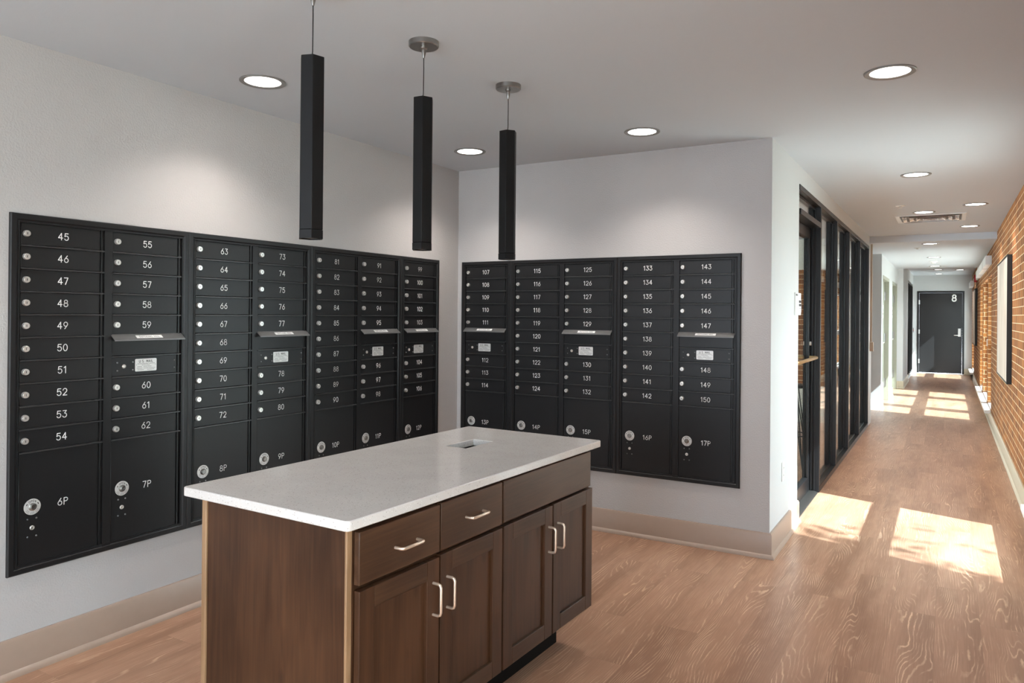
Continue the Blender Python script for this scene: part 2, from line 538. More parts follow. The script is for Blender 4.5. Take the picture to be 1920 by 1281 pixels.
# alcove and the wall with white doors beyond
def holes_wall(bld, axis, t0, t1, a0, a1, z0, z1, holes):
    """wall lying along Y (axis 'x' thickness t0..t1) with rectangular holes (a0,a1,z0,z1)"""
    av = sorted({a0, a1} | {h[0] for h in holes} | {h[1] for h in holes})
    for i in range(len(av) - 1):
        p, q = av[i], av[i + 1]
        hs = sorted([h for h in holes if h[0] <= p + 1e-6 and h[1] >= q - 1e-6], key=lambda h: h[2])
        z = z0
        for h in hs:
            if h[2] > z: bld.box(t0, p, z, t1, q, h[2])
            z = h[3]
        if z < z1: bld.box(t0, p, z, t1, q, z1)
b = MB()
b.box(0.6, 6.25, 0, XC - 0.15, 6.40, ZL)
b.box(0.6, 8.0, 0, 2.2, 8.12, ZL)
b.box(0.5, 6.25, 0, 0.6, 8.12, ZL)
holes_wall(b, 'x', 2.0, 2.2, 8.12, 12.0, 0, ZL, [(8.25, 9.62, 0, 2.04), (10.45, 11.85, 0, 2.04)])
struct('wall_alcove', b, M['hallwall'], 'white alcove wall and white wall with two narrow doorways', 'wall')
b = MB()
b.box(2.1, 12.0, 0, 2.3, 14.0, 2.45)
b.box(2.1, 14.0, 2.22, 2.3, 16.72, 2.45)
b.box(2.1, 14.0, 0, 2.3, 16.72, 0.04)
b.box(2.1, 16.72, 0, 2.3, 17.05, 2.45)
struct('wall_hall_far_left', b, M['hallwall'], 'white wall around the dark glazing near the far door', 'wall')
b = MB()
b.box(2.3, YD, 0, 2.385, 17.05, 2.45)
b.box(3.405, YD, 0, 3.7, 17.05, 2.45)
b.box(2.385, YD, 2.055, 3.405, 17.05, 2.45)
struct('wall_end', b, M['hallwall'], 'pale wall around the dark grey door at the hall end', 'wall')
# brick wall with windows
WIN = [(-7.2, -5.8), (-4.9, -3.5), (0.08, 1.46), (7.36, 8.25), (8.52, 10.02), (10.34, 11.36), (15.2, 16.66)]  # first two are unseen windows added to let in daylight
WZ0, WZ1 = 0.17, 1.98
b = MB()
holes_wall(b, 'x', XR, XR + 0.2, -8.35, 17.2, 0, 2.6, [(p, q, WZ0, WZ1) for p, q in WIN])
struct('wall_right', b, M['brick'], 'orange brown brick wall with pale mortar along the hallway', 'wall')
# room behind the glazing
b = MB(); b.box(-3.2, 6.10, 0.48, XC - 0.15, 6.25, 2.02)
struct('wall_lounge_brick', b, M['brick'], 'orange brick band seen through the glazing', 'wall')
b = MB(); b.box(-3.2, 6.10, 2.02, XC - 0.15, 6.25, ZC); b.box(-3.2, 6.02, 0, XC - 0.15, 6.25, 0.48)
struct('wall_lounge', b, M['cream'], 'pale wall and ledge above and below the brick band', 'wall')

# baseboards: profile swept along a line on the wall
BP = [(0, 0), (0.030, 0), (0.030, 0.010), (0.026, 0.018), (0.016, 0.024), (0.016, 0.135), (0.010, 0.1455), (0, 0.1455)]
def baseboard(name, pts, side, mat, label):
    """pts: wall-line corners, side: +1 room lies left of the walking direction"""
    P = [Vector((x, y, 0)) for x, y in pts]
    path = []
    for i, p in enumerate(P):
        ds = []
        if i > 0: ds.append((P[i] - P[i - 1]).normalized())
        if i < len(P) - 1: ds.append((P[i + 1] - P[i]).normalized())
        ns = [Vector((-d.y, d.x, 0)) * side for d in ds]
        n = ns[0] if len(ns) == 1 else (ns[0] + ns[1]) / (1 + ns[0].dot(ns[1]))
        path.append((p, n, Vector((0, 0, 1))))
    bb = MB(); bb.sweep(path, BP)
    return struct(name, bb, mat, label, 'baseboard')
baseboard('baseboard_left', [(0, 0), (0, -8.2)], 1, M['base'], 'taupe baseboard under the long row of mailboxes')
baseboard('baseboard_back', [(XC, 0.90), (XC, 0), (0, 0)], 1, M['base'], 'taupe baseboard wrapping the corner beside mailboxes 133 to 150')
baseboard('baseboard_hall_left', [(XC - 0.15, 6.46), (XC, 6.46), (XC, 6.03)], -1 if False else -1, M['basehall'], 'beige baseboard at the end of the black glazing')
baseboard('baseboard_alcove', [(0.6, 8.0), (2.2, 8.0), (2.2, 8.25)], -1, M['hallwall'], 'white baseboard in the hallway alcove')
baseboard('baseboard_alcove.001', [(2.2, 9.62), (2.2, 10.45)], -1, M['hallwall'], 'white baseboard between the two narrow doorways')
baseboard('baseboard_hall_far_left', [(2.2, 11.85), (2.2, 12.0), (2.3, 12.0), (2.3, 14.0)], -1, M['basehall'], 'beige baseboard at the corner before the far glazing')
baseboard('baseboard_end', [(3.405, YD), (3.565, YD), (3.565, 15.2)], -1, M['basehall'], 'beige baseboard right of the far door')
baseboard('baseboard_end.001', [(2.3, 16.72), (2.3, YD), (2.385, YD)], -1, M['hallwall'], 'white baseboard left of the far door')
baseboard('baseboard_right', [(XR, -8.2), (XR, 17.0)], 1, M['basehall'], 'beige baseboard along the brick wall')

# windows in the brick wall
def window(i, p, q, label):
    t = thing('window_%d' % i, label, 'window', (XR + 0.09, (p + q) / 2, WZ0), 0, None, 'structure')
    h = WZ1 - WZ0; w = (q - p) / 2
    f = MB()
    f.box(-0.03, -w, 0, 0.03, -w + 0.045, h); f.box(-0.03, w - 0.045, 0, 0.03, w, h)
    f.box(-0.03, -w, 0, 0.03, w, 0.045); f.box(-0.03, -w, h - 0.045, 0.03, w, h)
    f.box(-0.045, -w + 0.045, 0.77, 0.045, w - 0.045, 0.88)
    f.build('window_frame', M['winframe'], t, 0.004)
    for z0, z1 in ((0.045, 0.77), (0.88, h - 0.045)):
        g = MB(); g.box(-0.003, -w + 0.045, z0, 0.003, w - 0.045, z1)
        g.build('pane', M['glass'], t)
    s = MB(); s.box(-0.165, -w - 0.06, -0.045, -0.09, w + 0.06, -0.005); s.box(-0.09, -w + 0.004, -0.0005, -0.03, w - 0.004, 0.012)
    s.build('window_sill', M['winframe'], t, 0.005)
    if i in (2, 3): return t
    v = MB(); v.box(-0.165, -w - 0.05, h + 0.13, -0.092, w + 0.05, h + 0.25)
    v.build('shade_valance', M['winframe'], t, 0.004)
    return t
labs = ['unseen window behind the camera, added for daylight', 'unseen window just right of the camera, added for sky fill', 'sunny window opposite the pier beside the mailboxes', 'white framed window nearest the big art panel', 'middle white framed window of three along the brick wall',
        'white framed window farthest of three along the brick wall', 'white window beside the far door']
for i, (p, q) in enumerate(WIN):
    window(i + 1, p, q, labs[i])

# ------------------------------------------------------------------ black framed glazing and its door
t = thing('window_8', 'black framed floor-to-ceiling glazing along the hallway', 'window', (XC, 0.955, 0), 0, None, 'structure')
X0 = -0.095
MY = [1.87 - 0.955, 2.87 - 0.955, 3.84 - 0.955, 4.90 - 0.955, 5.985 - 0.955]
def mullion(y, ztop, z0=0.0):
    m_ = MB()
    m_.box(X0, y, z0, 0.006, y + 0.045, ztop)
    m_.box(-0.062, y - 0.012, z0 + 0.02, -0.050, y, ztop); m_.box(-0.036, y - 0.012, z0 + 0.02, -0.028, y, ztop)
    return m_.build('mullion', M['frame'], t, 0.002)
for k, y in enumerate(MY):
    mullion(y, 2.262, 0.0 if k == 0 else 0.045)
jb = MB(); jb.box(X0, -0.053, 0, -0.045, -0.010, 2.262); jb.build('jamb', M['frame'], t, 0.002)
h_ = MB(); h_.box(X0, -0.053, 2.262, 0.006, MY[-1] + 0.045, 2.30); h_.box(-0.055, 0.045, 2.245, -0.035, MY[-1], 2.262)
h_.build('header', M['frame'], t, 0.002)
s_ = MB(); s_.box(X0, MY[0] + 0.045, 0, 0.006, MY[-1] + 0.045, 0.045); s_.box(-0.055, MY[0] + 0.045, 0.045, -0.035, MY[-1], 0.058)
s_.build('sill', M['frame'], t, 0.002)
tr = MB(); tr.box(X0, -0.010, 2.10, 0.006, MY[0], 2.14)
tr.build('transom', M['frame'], t, 0.002)
for k in range(4):
    g = MB(); g.box(-0.049, MY[k] + 0.045, 0.05, -0.041, MY[k + 1], 2.26)
    g.build('pane', M['glass'], t)
g = MB(); g.box(-0.049, -0.010, 2.14, -0.041, MY[0], 2.26)
g.build('pane', M['glass'], t)

d = thing('door_1', 'black framed glass door with a pale horizontal pull bar', 'door', (XC - 0.089, 0.948, 0.012), 0, None, 'structure')
DW = 0.918
f = MB()
f.box(-0.022, 0.002, 0, 0.022, 0.06, 2.08); f.box(-0.022, DW - 0.06, 0, 0.022, DW, 2.08)
f.box(-0.022, 0.06, 0, 0.022, DW - 0.06, 0.11); f.box(-0.022, 0.06, 2.0, 0.022, DW - 0.06, 2.08)
f.box(0.006, 0.06, 0.11, 0.018, 0.068, 2.0); f.box(0.006, DW - 0.068, 0.11, 0.018, DW - 0.06, 2.0)
f.build('door_frame', M['frame'], d, 0.003)
g = MB(); g.box(-0.004, 0.06, 0.11, 0.004, DW - 0.06, 2.0); g.build('pane', M['glass'], d)
hb = MB()
for sgn in (1, -1):
    x1 = sgn * 0.075
    hb.tube([(sgn * 0.022, DW - 0.03, 1.06), (x1 - sgn * 0.012, DW - 0.03, 1.06), (x1, DW - 0.045, 1.06), (x1, 0.06, 1.06), (x1 - sgn * 0.012, 0.045, 1.06), (sgn * 0.022, 0.045, 1.06)], 0.013, 12)
hb.build('pull_bar', M['brass'], d)
lc = MB(); lc.cyl((DW - 0.03, 1.17), 0.016, 0.022, 0.034, 'x', 20); lc.build('lock_cylinder', M['lock'], d)
b = MB(); b.prism([(XC - 0.15, 0), (XC - 0.14, 0.010), (XC - 0.03, 0.012), (XC + 0.0, 0.003), (XC + 0.0, 0)], 0.905, 1.868, 'y')
tag(b.build('door_threshold', M['steel']), 'ribbed metal threshold under the glass door', 'threshold', None, 'structure')

# dark far glazing
t = thing('window_9', 'dark glazing with upright black bars near the far door', 'window', (2.3, 14.0, 0.04), 0, None, 'structure')
f = MB()
f.box(-0.09, 0, 0, -0.02, 2.72, 0.05); f.box(-0.09, 0, 2.13, -0.02, 2.72, 2.18)
f.build('rail', M['frame'], t, 0.002)
for k in range(5):
    f = MB(); f.box(-0.09, k * 0.668, 0.05, -0.01, k * 0.668 + 0.045, 2.13); f.build('mullion', M['frame'], t, 0.002)
for k in range(4):
    f = MB(); f.box(-0.06, k * 0.668 + 0.045, 0.05, -0.052, k * 0.668 + 0.668, 2.13); f.build('pane', M['darkglass'], t)

# far dark door
d = thing('door_2', 'dark grey metal door at the end of the hallway', 'door', (2.385, YD, 0), 0, None, 'structure')
f = MB(); f.box(0, -0.012, 0, 0.045, 0.1, 2.055); f.box(0.975, -0.012, 0, 1.02, 0.1, 2.055); f.box(0.045, -0.012, 2.01, 0.975, 0.1, 2.055)
f.build('door_frame', M['doorgrey'], d, 0.003)
f = MB(); f.box(0.048, 0.0, 0.02, 0.972, 0.05, 2.008); f.build('door_leaf', M['doorgrey'], d, 0.002)
for z in (0.30, 1.04, 1.78):
    f = MB(); f.cyl((0.045, -0.012), 0.010, z - 0.055, z + 0.055, 'z', 12); f.box(0.030, -0.016, z - 0.05, 0.064, -0.004, z + 0.05); f.build('hinge', M['silver'], d)
f = MB(); f.box(0.885, -0.014, 0.93, 0.945, 0.0, 1.13)
f.build('lock_plate', M['silver'], d, 0.004)
f = MB(); f.tube([(0.915, -0.012, 0.965), (0.915, -0.05, 0.965), (0.90, -0.055, 0.965), (0.80, -0.055, 0.965)], 0.011, 10)
f.build('door_handle', M['silver'], d)
f = MB(); f.box(0.0, -0.10, 0.0, 1.02, -0.013, 0.012); f.build('threshold', M['winframe'], d, 0.003)

# two narrow white doorways
for i, (y0, y1) in enumerate(((8.25, 9.62), (10.45, 11.85))):
    d = thing('door_%d' % (3 + i), ('grey green door in the nearer white doorway', 'grey door in the farther white doorway')[i], 'door', (2.2, y0, 0), 0, None, 'structure')
    w = y1 - y0
    f = MB(); f.box(-0.12, 0, 0, 0.004, 0.05, 2.04); f.box(-0.12, w - 0.05, 0, 0.004, w, 2.04); f.box(-0.12, 0.05, 1.99, 0.004, w - 0.05, 2.04)
    f.build('door_frame', (M['doorgreen'], M['doorgrey'])[i] if False else M['doorgreen'], d, 0.003)
    f = MB(); f.box(-0.115, 0.052, 0.01, -0.07, w - 0.052, 1.988); f.build('door_leaf', M['doorgreen'], d, 0.002)
    for z in (0.3, 1.05, 1.75):
        f = MB(); f.box(-0.10, w - 0.058, z - 0.07, -0.035, w - 0.05, z + 0.07); f.cyl((-0.066, w - 0.056), 0.011, z - 0.07, z + 0.07, 'z', 10); f.build('hinge', M['steel'], d)
    f = MB(); f.tube([(-0.07, 0.14, 1.0), (-0.005, 0.14, 1.0), (0.0, 0.15, 1.0), (0.0, 0.28, 1.0)], 0.012, 10); f.build('door_handle', M['silver'], d)

# ------------------------------------------------------------------ stroke lettering
def arc(cx, cy, rx, ry, a0, a1, n=14):
    return [(cx + rx * cos(radians(a0 + (a1 - a0) * i / n)), cy + ry * sin(radians(a0 + (a1 - a0) * i / n))) for i in range(n + 1)]
G = {
    '0': (0.62, [arc(0.31, 0.5, 0.29, 0.5, 90, 450, 28)]),
    '1': (0.42, [[(0.05, 0.80), (0.28, 1.0), (0.28, 0.0)]]),
    '2': (0.62, [arc(0.31, 0.71, 0.28, 0.29, 175, -35, 14) + [(0.03, 0.0), (0.60, 0.0)]]),
    '3': (0.62, [[(0.06, 1.0), (0.56, 1.0), (0.28, 0.62)] + arc(0.29, 0.31, 0.30, 0.31, 88, -160, 16)]),
    '4': (0.66, [[(0.46, 0.0), (0.46, 1.0), (0.02, 0.30), (0.64, 0.30)]]),
    '5': (0.62, [[(0.55, 1.0), (0.12, 1.0), (0.06, 0.54)] + arc(0.30, 0.33, 0.29, 0.33, 128, -155, 18)]),
    '6': (0.62, [[(0.46, 1.0), (0.10, 0.50)] + arc(0.31, 0.31, 0.28, 0.31, 140, -220, 24)]),
    '7': (0.60, [[(0.03, 1.0), (0.57, 1.0), (0.20, 0.0)]]),
    '8': (0.62, [arc(0.31, 0.76, 0.23, 0.24, 0, 360, 22), arc(0.31, 0.27, 0.29, 0.27, 0, 360, 24)]),
    '9': (0.62, [arc(0.31, 0.69, 0.28, 0.31, 0, 360, 24)[0:] + [(0.52, 0.48), (0.18, 0.0)]]),
    'P': (0.62, [[(0.06, 0.0), (0.06, 1.0), (0.34, 1.0)] + arc(0.34, 0.74, 0.25, 0.26, 90, -90, 12) + [(0.06, 0.48)]]),
    'O': (0.74, [arc(0.37, 0.5, 0.34, 0.5, 0, 360, 26)]),
    'U': (0.70, [[(0.06, 1.0), (0.06, 0.3)] + arc(0.34, 0.3, 0.28, 0.3, 180, 360, 12) + [(0.62, 1.0)]]),
    'T': (0.64, [[(0.0, 1.0), (0.62, 1.0)], [(0.31, 1.0), (0.31, 0.0)]]),
    'G': (0.74, [arc(0.38, 0.5, 0.34, 0.5, 50, 350, 20) + [(0.72, 0.45), (0.42, 0.45)]]),
    'I': (0.20, [[(0.10, 0.0), (0.10, 1.0)]]),
    'N': (0.70, [[(0.06, 0.0), (0.06, 1.0), (0.62, 0.0), (0.62, 1.0)]]),
    'M': (0.80, [[(0.06, 0.0), (0.06, 1.0), (0.40, 0.25), (0.74, 1.0), (0.74, 0.0)]]),
    'A': (0.70, [[(0.0, 0.0), (0.35, 1.0), (0.70, 0.0)], [(0.14, 0.36), (0.56, 0.36)]]),
    'L': (0.56, [[(0.06, 1.0), (0.06, 0.0), (0.54, 0.0)]]),
    'S': (0.64, [arc(0.33, 0.75, 0.26, 0.25, 30, 270, 14) + arc(0.33, 0.25, 0.28, 0.25, 90, -150, 14)]),
    'E': (0.58, [[(0.54, 1.0), (0.06, 1.0), (0.06, 0.0), (0.54, 0.0)], [(0.06, 0.52), (0.46, 0.52)]]),
    '.': (0.24, [[(0.10, 0.03), (0.14, 0.03)]]),
    ' ': (0.34, []),
}

def text_width(txt, h, gap):
    return sum(G[c][0] * h + gap for c in txt) - gap

def letter(bld, txt, cx, cz, y, h, stroke, gap=0.0, m=0, ang=None, R=None):
    """flat lettering on the plane y=const (facing -y), centred; or along an arc of radius R around (cx, cz)"""
    gap = gap or h * 0.2
    wt = text_width(txt, h, gap)
    x = -wt / 2
    for ch in txt:
        gw, polys = G[ch]
        for pl in polys:
            q = []
            for (u, v) in pl:
                if R is None:
                    q.append((cx + x + u * h, cz - h / 2 + v * h))
                else:
                    a = pi / 2 - (x + u * h) / R
                    rr = R + v * h
                    q.append((cx + rr * cos(a), cz + rr * sin(a)))
            r = stroke / 2
            for i in range(len(q) - 1):
                (x0, z0), (x1, z1) = q[i], q[i + 1]
                L = math.hypot(x1 - x0, z1 - z0)
                if L < 1e-7: continue
                nx, nz = -(z1 - z0) / L * r, (x1 - x0) / L * r
                bld.add([(x0 + nx, y, z0 + nz), (x0 - nx, y, z0 - nz), (x1 - nx, y, z1 - nz), (x1 + nx, y, z1 + nz)], [(0, 1, 2, 3)], m)
            for (px, pz) in (q if h > 0.015 else []):
                bld.add([(px + r * cos(k * pi / 4), y - 0.00002, pz + r * sin(k * pi / 4)) for k in range(8)], [tuple(range(8))], m)
        x += gw * h + gap


# ------------------------------------------------------------------ mailboxes
PT = 0.0889
ZB, UH = 0.382, 1.384
ROW0 = UH - 0.032            # top of the first row, above the unit's base
BORD, MUL = 0.037, 0.034
FR = [(0, 0.0), (0, 0.011), (0.004, 0.0145), (0.021, 0.0145), (0.0255, 0.0095), (0.0285, 0.0095), (0.0300, 0.0125), (0.0335, 0.0125), (0.0345, 0.002)]

# shared pieces (their own origins, y points into the wall)
lk_b = MB()
lk_b.lathe([(0.0128, 0.0), (0.0128, -0.004), (0.0118, -0.0115), (0.0105, -0.0125), (0.0066, -0.0125), (0.0062, -0.0112), (0.0, -0.0112)], axis='y', n=24)
lk_b.box(-0.0011, -0.0118, -0.0042, 0.0011, -0.0111, 0.0042, 1)
LOCK = lk_b.mesh('lock', [M['lock'], M['black']], False)
rv_b = MB(); rv_b.lathe([(0.0036, 0.0), (0.0034, -0.0018), (0.0022, -0.0034), (0.0, -0.0038)], axis='y', n=12)
RIVET = rv_b.mesh('rivet', [M['rivet']], False)
dk = MB()
dk.lathe([(0.031, 0.0), (0.031, -0.0016), (0.0302, -0.0022), (0.0150, -0.0022)], axis='y', n=40)
dk.lathe([(0.0150, -0.0022), (0.0148, -0.0050), (0.0118, -0.0065), (0.0112, -0.0110), (0.0095, -0.0120), (0.0065, -0.0120), (0.006, -0.0108), (0.0, -0.0108)], axis='y', n=28, m=2)
letter(dk, 'OPEN', 0, 0, -0.00235, 0.0072, 0.0013, 0.0018, 1, R=0.0192)
for a in (152, 28):
    ca, sa = cos(radians(a)), sin(radians(a))
    q = [(-0.0035, -0.0016), (0.0035, -0.0016), (0.0035, 0.0016), (-0.0035, 0.0016)]
    dk.add([(0.0232 * ca - u * sa + v * ca, -0.0024, 0.0232 * sa + u * ca + v * sa) for u, v in q], [(0, 1, 2, 3)], 1)
for R_ in (0.0205, 0.0258):
    for k in range(11):
        if k % 4 == 3: continue
        a0, a1 = radians(205 + k * 12), radians(205 + k * 12 + 8)
        dk.add([((R_ + rr) * cos(a), -0.0024, (R_ + rr) * sin(a)) for a, rr in ((a0, 0), (a1, 0), (a1, 0.0016), (a0, 0.0016))], [(0, 1, 2, 3)], 3)
DISC = dk.mesh('open_disc', [M['plate'], M['black'], M['steel'], M['ink']], False)
sl = MB(); sl.lathe([(0.0088, 0.0), (0.0088, -0.0025), (0.0062, -0.0045), (0.0052, -0.0018), (0.0, -0.0018)], axis='y', n=20)
SLOCK = sl.mesh('master_lock', [M['lock']], False)
lb = MB()
rr, w2, h2 = 0.005, 0.051, 0.0275
poly = []
for cx_, cz_, a0 in ((w2 - rr, h2 - rr, 0), (-w2 + rr, h2 - rr, 90), (-w2 + rr, -h2 + rr, 180), (w2 - rr, -h2 + rr, 270)):
    poly += [(cx_ + rr * cos(radians(a0 + k * 30)), cz_ + rr * sin(radians(a0 + k * 30))) for k in range(4)]
lb.prism(poly, 0.0, -0.0012, 'y')
letter(lb, 'U.S. MAIL', 0, 0.0165, -0.0014, 0.011, 0.0019, 0.0022, 1)
for zz, segs in ((0.0058, ((-0.040, -0.012), (-0.009, 0.012), (0.015, 0.040))), (-0.0005, ((-0.020, -0.004), (0.0, 0.016))), (-0.0070, ((-0.041, -0.020), (-0.012, 0.004), (0.008, 0.026))),
                 (-0.0140, ((-0.043, -0.018), (-0.012, 0.010), (0.014, 0.042))), (-0.0205, ((-0.040, -0.010), (0.006, 0.038)))):
    for u0, u1 in segs:
        u = u0
        while u < u1:
            lb.add([(u, -0.00135, zz - 0.0011), (u + 0.0022, -0.00135, zz - 0.0011), (u + 0.0022, -0.00135, zz + 0.0011), (u, -0.00135, zz + 0.0011)], [(0, 1, 2, 3)], 2)
            u += 0.0031
for u in (-0.0445, 0.0445):
    lb.cyl((u, 0.001), 0.0016, -0.0012, -0.0020, 'y', 10, 2)
USMAIL = lb.mesh('mail_label', [M['plate'], M['black'], M['ink']], False)

def number_mesh(txt):
    nb = MB(); letter(nb, txt, 0, 0, 0.0, 0.0265, 0.0033, 0.0062)
    return nb.mesh('number', [M['white']], False)

def door_mesh(w, h, name):
    db = MB(); db.box(0, -0.0065, 0, w, 0, h)
    bm_ = db.mesh(name, [M['mail']])
    bm = bmesh.new(); bm.from_mesh(bm_)
    bmesh.ops.bevel(bm, geom=[e for e in bm.edges if all(v.co.y < -0.006 for v in e.verts)], offset=0.0012, segments=1, affect='EDGES')
    bm.to_mesh(bm_); bm.free()
    return bm_

def rail(bld, xa, xb, z):
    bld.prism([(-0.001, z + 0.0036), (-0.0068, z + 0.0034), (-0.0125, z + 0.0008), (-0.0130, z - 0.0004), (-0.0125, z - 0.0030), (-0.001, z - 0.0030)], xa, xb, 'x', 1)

def mailbox_unit(loc, rot, width, cols, label):
    t = thing('mailbox_unit', label, 'mailbox unit', loc, rot, None)
    fr = MB()
    e = Vector
    path = [(e((0, 0, 0)), e((1, 0, 1)), e((0, -1, 0))), (e((width, 0, 0)), e((-1, 0, 1)), e((0, -1, 0))),
            (e((width, 0, UH)), e((-1, 0, -1)), e((0, -1, 0))), (e((0, 0, UH)), e((1, 0, -1)), e((0, -1, 0)))]
    fr.sweep(path, FR, True)
    fr.build('trim_frame', M['mail'], t)
    bp_ = MB(); bp_.box(0.002, -0.0015, 0.002, width - 0.002, -0.0003, UH - 0.002)
    bp_.build('back_plate', M['mailgap'], t)
    n = len(cols)
    cw = (width - 2 * BORD - (n - 1) * MUL) / n
    pb = 0.0185
    ff = MB()
    if n == 2:
        ff.box(BORD + cw, -0.0105, pb, BORD + cw + MUL, -0.001, UH - 0.031)
    dm = door_mesh(cw - 0.022, PT - 0.0085, 'mailbox_door')
    for ci, (nums, pname) in enumerate(cols):
        x0 = BORD + ci * (cw + MUL)
        zr = [ROW0 - PT * k for k in range(11)]
        # rails and the upright strip at the hinge side
        for k in range(1, 11):
            rail(ff, x0 + 0.001, x0 + cw - 0.001, zr[k])
        ff.box(x0 + 0.001, -0.0095, ROW0 - 0.0005, x0 + cw - 0.001, -0.001, UH - 0.0345)
        rail(ff, x0 + 0.001, x0 + cw - 0.001, pb + 0.005)
        ff.box(x0 + cw - 0.0145, -0.0092, pb + 0.008, x0 + cw - 0.0085, -0.001, ROW0)
        mailcol = len(nums) == 8
        row = 0
        for k, num in enumerate(nums):
            if mailcol and k == 5: row = 7
            zb = zr[row + 1] + 0.0042
            dr = place(dm, 'mailbox_door', t, (x0 + 0.003, 0, zb))
            place(LOCK, 'lock', dr, (0.0185, -0.0065, PT / 2 - 0.003))
            place(number_mesh(str(num)), 'number', dr, (cw * 0.5 - 0.006, -0.00675, PT / 2 - 0.003))
            row += 1
        if mailcol:
            # outgoing slot row
            zb, zt = zr[6] + 0.0042, zr[5] - 0.004
            sb = MB(); sb.box(0, -0.0065, 0, cw - 0.012, 0, zt - zb); sb.box(0.035, -0.0068, zt - zb - 0.022, cw - 0.045, -0.0064, zt - zb - 0.002, 1)
            place(sb.mesh('slot_panel', [M['mail'], M['black']]), 'slot_panel', t, (x0 + 0.003, 0, zb))
            hd = MB()
            L = cw + 0.004
            pr = [(-0.001, 0.006), (-0.007, 0.006), (-0.038, -0.018), (-0.0385, -0.0225), (-0.037, -0.0225), (-0.036, -0.0195), (-0.007, 0.003), (-0.001, 0.003)]
            hd.prism(pr, -0.002, L, 'x')
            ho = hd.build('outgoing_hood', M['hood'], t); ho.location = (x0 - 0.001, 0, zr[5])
            ol = MB()
            ol.box(-0.062, -0.0006, -0.0095, 0.062, 0.0, 0.0095)
            letter(ol, 'OUTGOING MAIL', 0, 0, -0.0008, 0.0095, 0.0015, 0.0018, 1)
            lo = place(ol.mesh('hood_label', [M['white'], M['ink']], False), 'hood_label', ho, (cw / 2, -0.0230, -0.0062), (0, 0, 0))
            lo.rotation_euler = (-(pi / 2 - math.atan2(0.024, 0.031)), 0, 0)
            # carrier's lock panel
            zb, zt = zr[7] + 0.0042, zr[6] - 0.0042
            mp_ = place(dm, 'lock_panel', t, (x0 + 0.003, 0, zb))
            zc_ = (zt - zb) / 2
            for (u, v) in ((0.024, 0.017), (0.024, -0.017), (0.095, 0.017), (0.095, -0.017), (cw - 0.034, 0.017), (cw - 0.034, -0.017)):
                place(RIVET, 'rivet', mp_, (u, -0.0065, zc_ + v))
            place(SLOCK, 'master_lock', mp_, (0.054, -0.0065, zc_))
            place(USMAIL, 'mail_label', mp_, (0.156, -0.0065, zc_ + 0.002))
        # parcel door
        zb, zt = pb + 0.0095, zr[10] - 0.0042
        pm = door_mesh(cw - 0.022, zt - zb, 'parcel_door')
        pd = place(pm, 'parcel_door', t, (x0 + 0.003, 0, zb))
        z_ = lambda zz: zz - ZB - zb
        place(DISC, 'open_disc', pd, (0.050, -0.0065, z_(0.632)))
        place(number_mesh(pname), 'number', pd, (0.166, -0.00675, z_(0.629)))
        for (u, v) in ((0.034, 0.586), (0.066, 0.586), (0.034, 0.517), (0.066, 0.517)):
            place(RIVET, 'rivet', pd, (u, -0.0065, z_(v)))
        place(SLOCK, 'master_lock', pd, (0.050, -0.0065, z_(0.551)))
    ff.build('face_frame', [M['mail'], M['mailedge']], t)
    return t

R_ = lambda a, b_: list(range(a, b_ + 1))
mailbox_unit((0, -2.995, ZB), pi / 2, 0.767, [(R_(45, 54), '6P'), (R_(55, 62), '7P')], 'black wall mailbox unit nearest the camera, boxes 45 to 62')
mailbox_unit((0, -2.228, ZB), pi / 2, 0.777, [(R_(63, 72), '8P'), (R_(73, 80), '9P')], 'black double-column mailbox unit second from the camera on the left wall, boxes 63 to 80')
mailbox_unit((0, -1.451, ZB), pi / 2, 0.786, [(R_(81, 90), '10P'), (R_(91, 98), '11P')], 'black double-column mailbox unit third from the camera on the left wall, boxes 81 to 98')
mailbox_unit((0, -0.665, ZB), pi / 2, 0.418, [(R_(99, 106), '12P')], 'narrow black mailbox unit, boxes 99 to 106, left of the room corner')
mailbox_unit((0.04, 0, ZB), 0, 0.411, [(R_(107, 114), '13P')], 'narrow black mailbox unit, boxes 107 to 114, right of the room corner')
mailbox_unit((0.451, 0, ZB), 0, 0.791, [(R_(115, 124), '14P'), (R_(125, 132), '15P')], 'black double-column mailbox unit on back wall with boxes 115 to 132')
mailbox_unit((1.242, 0, ZB), 0, 0.778, [(R_(133, 142), '16P'), (R_(143, 150), '17P')], 'black mailbox unit nearest the hallway corner, boxes 133 to 150')

# ------------------------------------------------------------------ island: two cabinets under one worktop
IC, IA = (1.409, -2.236), radians(-1.8)
def island_loc(u, v):
    return (IC[0] + cos(IA) * u - sin(IA) * v, IC[1] + sin(IA) * u + cos(IA) * v)
CT, CB = 0.855, 0.827        # worktop top and underside
wt = MB()
poly = []
for cx_, cy_, a0 in ((0.351 - 0.015, 0.757 - 0.015, 0), (-0.351 + 0.015, 0.757 - 0.015, 90), (-0.351 + 0.015, -0.767 + 0.015, 180), (0.351 - 0.015, -0.767 + 0.015, 270)):
    poly += [(cx_ + 0.015 * cos(radians(a0 + k * 15)), cy_ + 0.015 * sin(radians(a0 + k * 15))) for k in range(7)]
HX0, HX1, HY0, HY1 = -0.118, -0.016, 0.267, 0.463
HOLE = [(HX0, HY0), (HX1, HY0), (HX1, HY1), (HX0, HY1)]
NP = len(poly)                      # outline starts at the +x +y corner, 7 points per corner
quad_ids = [list(range(14, 21)), list(range(21, 28)), list(range(0, 7)), list(range(7, 14))]   # corners in hole order
wv = [(p[0], p[1], z) for z in (CT, CB) for p in poly + HOLE]
off_ = NP + 4
wf = []
